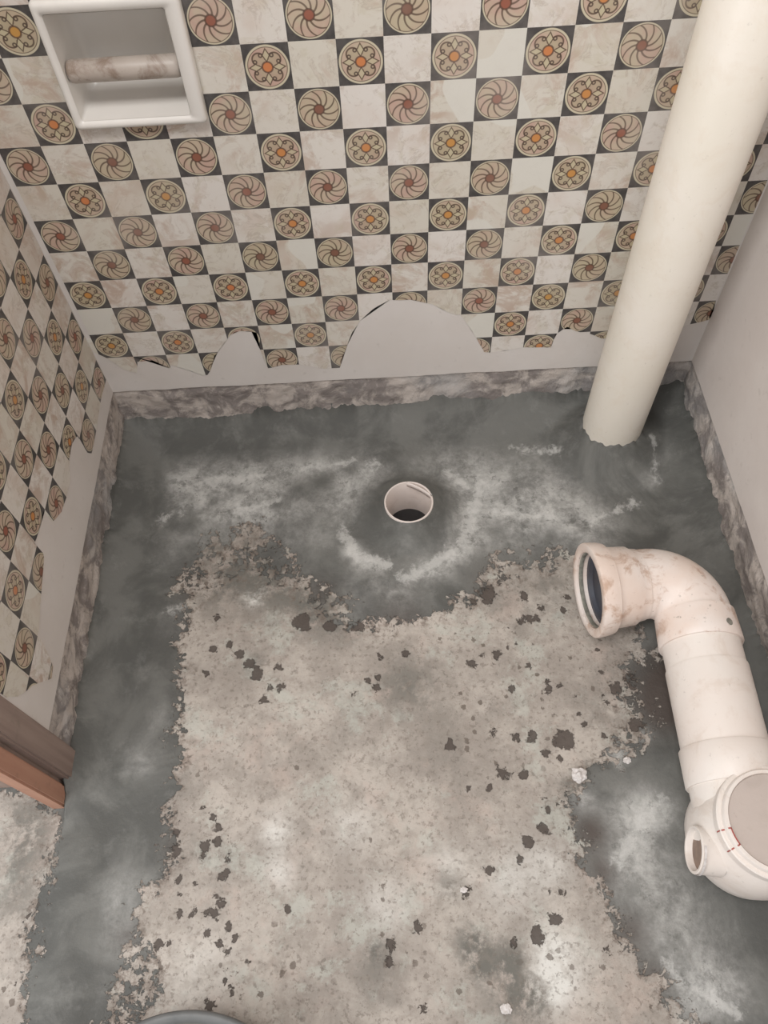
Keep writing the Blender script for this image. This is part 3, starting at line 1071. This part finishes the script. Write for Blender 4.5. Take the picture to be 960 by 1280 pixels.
# trap: horizontal entry blending into an upright round body with stepped top and cap
TC = Vector((0.594, -0.769, 0))
ring_part('trap_neck', CP + D1 * 0.045, D1, [(0, RW + 0.0035), (0.030, RW + 0.0035), (0.062, RW - 0.004)], M['pvc_trap'])
RT = 0.079
ring_part('trap_body', TC, (0, 0, 1), [(0.0, 0.058), (0.010, 0.066), (0.030, RT - 0.003), (0.055, RT), (0.085, RT - 0.001), (0.108, RT - 0.006), (0.122, RT - 0.013), (0.128, RT - 0.017)], M['pvc_trap'])
Z1, Z2 = 0.138, 0.146
ring_part('trap_ring', TC, (0, 0, 1), [(0.124, RT - 0.0110), (Z1 - 0.0015, RT - 0.0110), (Z1, RT - 0.0125), (Z1, RT - 0.0165), (Z2 - 0.002, RT - 0.0170), (Z2, RT - 0.0185), (Z2, RT - 0.0225), (Z2 - 0.006, RT - 0.0235)], M['pvc_trap'])
bm = bmesh.new()
lathe(bm, TC, (0, 0, 1), [(0.130, RT - 0.0230), (Z2 - 0.0025, RT - 0.0230), (Z2 - 0.0015, RT - 0.0240)], 64, False, True)
obj_bm('inspection_cap', bm, M['pvc_cap'], wp)
# side inlet
SD = Vector((-1.0, 0.16, 0.10)).normalized()
S0 = Vector((0.507, -0.789, 0.086)) - SD * 0.032
ring_part('side_inlet', S0, SD, [(0, 0.0285), (0.020, 0.0285), (0.032, 0.0290), (0.033, 0.0282), (0.033, 0.0255), (0.032, 0.0248), (-0.03, 0.0240)], M['pvc_trap'], n=48)
bm = bmesh.new()
su_ = SD.cross(up).normalized(); sv_ = SD.cross(su_)
bm.faces.new([bm.verts.new(p) for p in circ(S0 + SD * 0.024, su_, sv_, 0.0247, 40)])
obj_bm('inlet_bottom', bm, M['inlet'], wp)  # brown-grey disc closing the inlet just behind its opening
# strip of tape curling off the inlet
bm = bmesh.new()
prev = None
for i in range(15):
    a = math.radians(150 + 120 * i / 14)
    p = S0 + SD * (0.029 + 0.004 * i / 14) + (su_ * math.cos(a) + sv_ * math.sin(a)) * (0.0297 + 0.005 * (i / 14) ** 2)
    cur = [bm.verts.new(p), bm.verts.new(p - SD * 0.003), bm.verts.new(p - SD * 0.003 + Vector((0, 0, -0.0006))), bm.verts.new(p + Vector((0, 0, -0.0006)))]
    if prev:
        for j in range(4): bm.faces.new((prev[j], cur[j], cur[(j + 1) % 4], prev[(j + 1) % 4]))
    prev = cur
obj_bm('tape', bm, M['chalk'], wp)
# red pencil marks on the stepped ring


def bar(bm, a, b, w, h=0.0006):
    a, b = Vector(a), Vector(b)
    d = (b - a).normalized()
    s = d.cross(up).normalized() * w / 2
    u = Vector((0, 0, h))
    vs_ = [bm.verts.new(p) for p in (a - s, a + s, b + s, b - s, a - s + u, a + s + u, b + s + u, b - s + u)]
    for f in ((0, 3, 2, 1), (4, 5, 6, 7), (0, 1, 5, 4), (1, 2, 6, 5), (2, 3, 7, 6), (3, 0, 4, 7)): bm.faces.new([vs_[i] for i in f])


def tp(adeg, r, z): return (TC.x + r * math.cos(math.radians(adeg)), TC.y + r * math.sin(math.radians(adeg)), z)


for a_ in (186, 206):
    bm = bmesh.new()
    bar(bm, tp(a_, RT - 0.0125, Z1 + 0.0001), tp(a_, RT - 0.0165, Z1 + 0.0001), 0.0016)
    bar(bm, tp(a_, RT - 0.0185, Z2 + 0.0001), tp(a_, RT - 0.0225, Z2 + 0.0001), 0.0016)
    bar(bm, tp(a_, RT - 0.0105, 0.1275), tp(a_, RT - 0.0107, Z1 - 0.001), 0.0016, 0.0009)
    obj_bm('red_mark', bm, M['red'], wp)
bm = bmesh.new()
for k in range(4):
    bar(bm, tp(186 + 5 * k, RT - 0.0220, Z2 + 0.0001), tp(191 + 5 * k, RT - 0.0220, Z2 + 0.0001), 0.0014)
obj_bm('red_mark', bm, M['red'], wp)

# ------------------------------------------------------------------ paper holder
ph = empty('paper_holder', (-0.1405, 0.0, 0.70 - 0.02), 'white ceramic recessed paper holder with a stained roller set in the mosaic wall', 'paper holder')
hx0, hx1, hz0, hz1 = HOLE
ox0, ox1, oz0, oz1 = -0.2180, -0.0550, 0.70 - 0.0845, 0.70 + 0.062


def rrect(x0, x1, z0, z1, r, y, k=6):
    pts = []
    for cx, cz, a0 in ((x1 - r, z1 - r, 0), (x0 + r, z1 - r, 90), (x0 + r, z0 + r, 180), (x1 - r, z0 + r, 270)):
        for i in range(k + 1):
            a = math.radians(a0 + 90 * i / k)
            pts.append(Vector((cx + r * math.cos(a), y, cz + r * math.sin(a))))
    return pts


bm = bmesh.new()
g = 0.0009
tube_rings(bm, [rrect(ox0, ox1, oz0, oz1, 0.006, -g), rrect(ox0, ox1, oz0, oz1, 0.006, -0.010), rrect(ox0 + .0015, ox1 - .0015, oz0 + .0015, oz1 - .0015, 0.0055, -0.0135),
                rrect(ox0 + .005, ox1 - .005, oz0 + .005, oz1 - .005, 0.004, -0.0150), rrect(hx0 + .003, hx1 - .003, hz0 + .004, hz1 - .003, 0.0035, -0.0140),
                rrect(hx0 + .0055, hx1 - .0055, hz0 + .0065, hz1 - .0055, 0.003, -0.010)])
obj_bm('frame', bm, M['ceramic'], ph, True)
bm = bmesh.new()
tube_rings(bm, [rrect(hx0 + .0055, hx1 - .0055, hz0 + .0065, hz1 - .0055, 0.003, -0.011), rrect(hx0 + .007, hx1 - .007, hz0 + .010, hz1 - .007, 0.006, 0.03),
                rrect(hx0 + .010, hx1 - .010, hz0 + .022, hz1 - .010, 0.012, 0.050), rrect(hx0 + .020, hx1 - .020, hz0 + .036, hz1 - .020, 0.012, 0.058)], False, True)
obj_bm('niche', bm, M['ceramic'], ph, True)
bm = bmesh.new()
zr = 0.70 - 0.0215
lathe(bm, (hx0 + 0.0062, 0.004, zr), (1, 0, 0), [(0, 0.009), (0.002, 0.0118), (0.006, 0.0128), (hx1 - hx0 - 0.0185, 0.0128), (hx1 - hx0 - 0.0145, 0.0118), (hx1 - hx0 - 0.0124, 0.009)], 32, True, True)
obj_bm('roller', bm, M['roller'], ph, True)

# ------------------------------------------------------------------ rubber basin (only its rim reaches into view)
bc = Vector((-0.128, -1.098, 0.0))
ba = empty('rubber_basin', bc, 'dark grey rubber basin with cement residue standing on the light concrete', 'basin')
bm = bmesh.new()
lathe(bm, bc, (0, 0, 1), [(0.004, 0.10), (0.006, 0.122), (0.02, 0.134), (0.066, 0.150), (0.074, 0.158), (0.080, 0.1625), (0.085, 0.1610), (0.086, 0.156), (0.080, 0.150), (0.050, 0.142), (0.02, 0.128), (0.012, 0.10)], 96, True, True)
obj_bm('shell', bm, M['basin'], ba, True)
bm = bmesh.new()
rings = []
for j in range(9):
    r = 0.150 * (1 - j / 9) + 0.002
    rings.append([Vector((bc.x + r * math.cos(2 * math.pi * i / 64), bc.y + r * math.sin(2 * math.pi * i / 64),
                          0.078 + (0.004 * noise.noise(Vector((r * 25, i * 0.2 if i < 32 else (64 - i) * 0.2, 1))) if j else 0) + 0.008 * (1 - (r / 0.15) ** 2))) for i in range(64)])
tube_rings(bm, rings, False, True)
obj_bm('wet_cement', bm, M['cement'], ba, True)


# ------------------------------------------------------------------ loose chips
def chip(x, y, rpx, label, name, flat=0.6, seed=0):
    p = fl(x, y, 0.004)
    r = rpx * px_m(x, y)
    bm = bmesh.new()
    bmesh.ops.create_icosphere(bm, subdivisions=3, radius=1.0)
    for v in bm.verts:
        k = 1 + 0.55 * noise.noise(v.co * 1.6 + Vector((seed, 0, 0))) + 0.3 * noise.noise(v.co * 4 + Vector((seed, 3, 0)))
        v.co = Vector((v.co.x * r * k, v.co.y * r * k * 0.85, v.co.z * r * k * flat))
    zmin = min(v.co.z for v in bm.verts)
    h0 = floor_h(p[0], p[1])
    me = bpy.data.meshes.new(name)
    bm.to_mesh(me)
    bm.free()
    o = link_mesh(name, me, M['chalk'])
    o.location = (p[0], p[1], h0 - zmin - 0.0008)
    tag(o, label, 'debris')
    return o


chip(723, 970, 9, 'round white lump of plaster on the concrete beside the dark wet cement', 'plaster_lump', 0.6, 1)
chip(580, 1112, 4, 'tiny white chip lying on a small dark blot in the open concrete', 'plaster_chip', 0.4, 4)
chip(633, 1261, 6.5, 'angular pale chip lying on the large grey damp patch', 'plaster_chip', 0.4, 7)
chip(784, 950, 4.5, 'small white crumb on the dark cement between the white lump and the waste pipe', 'plaster_chip', 0.4, 11)
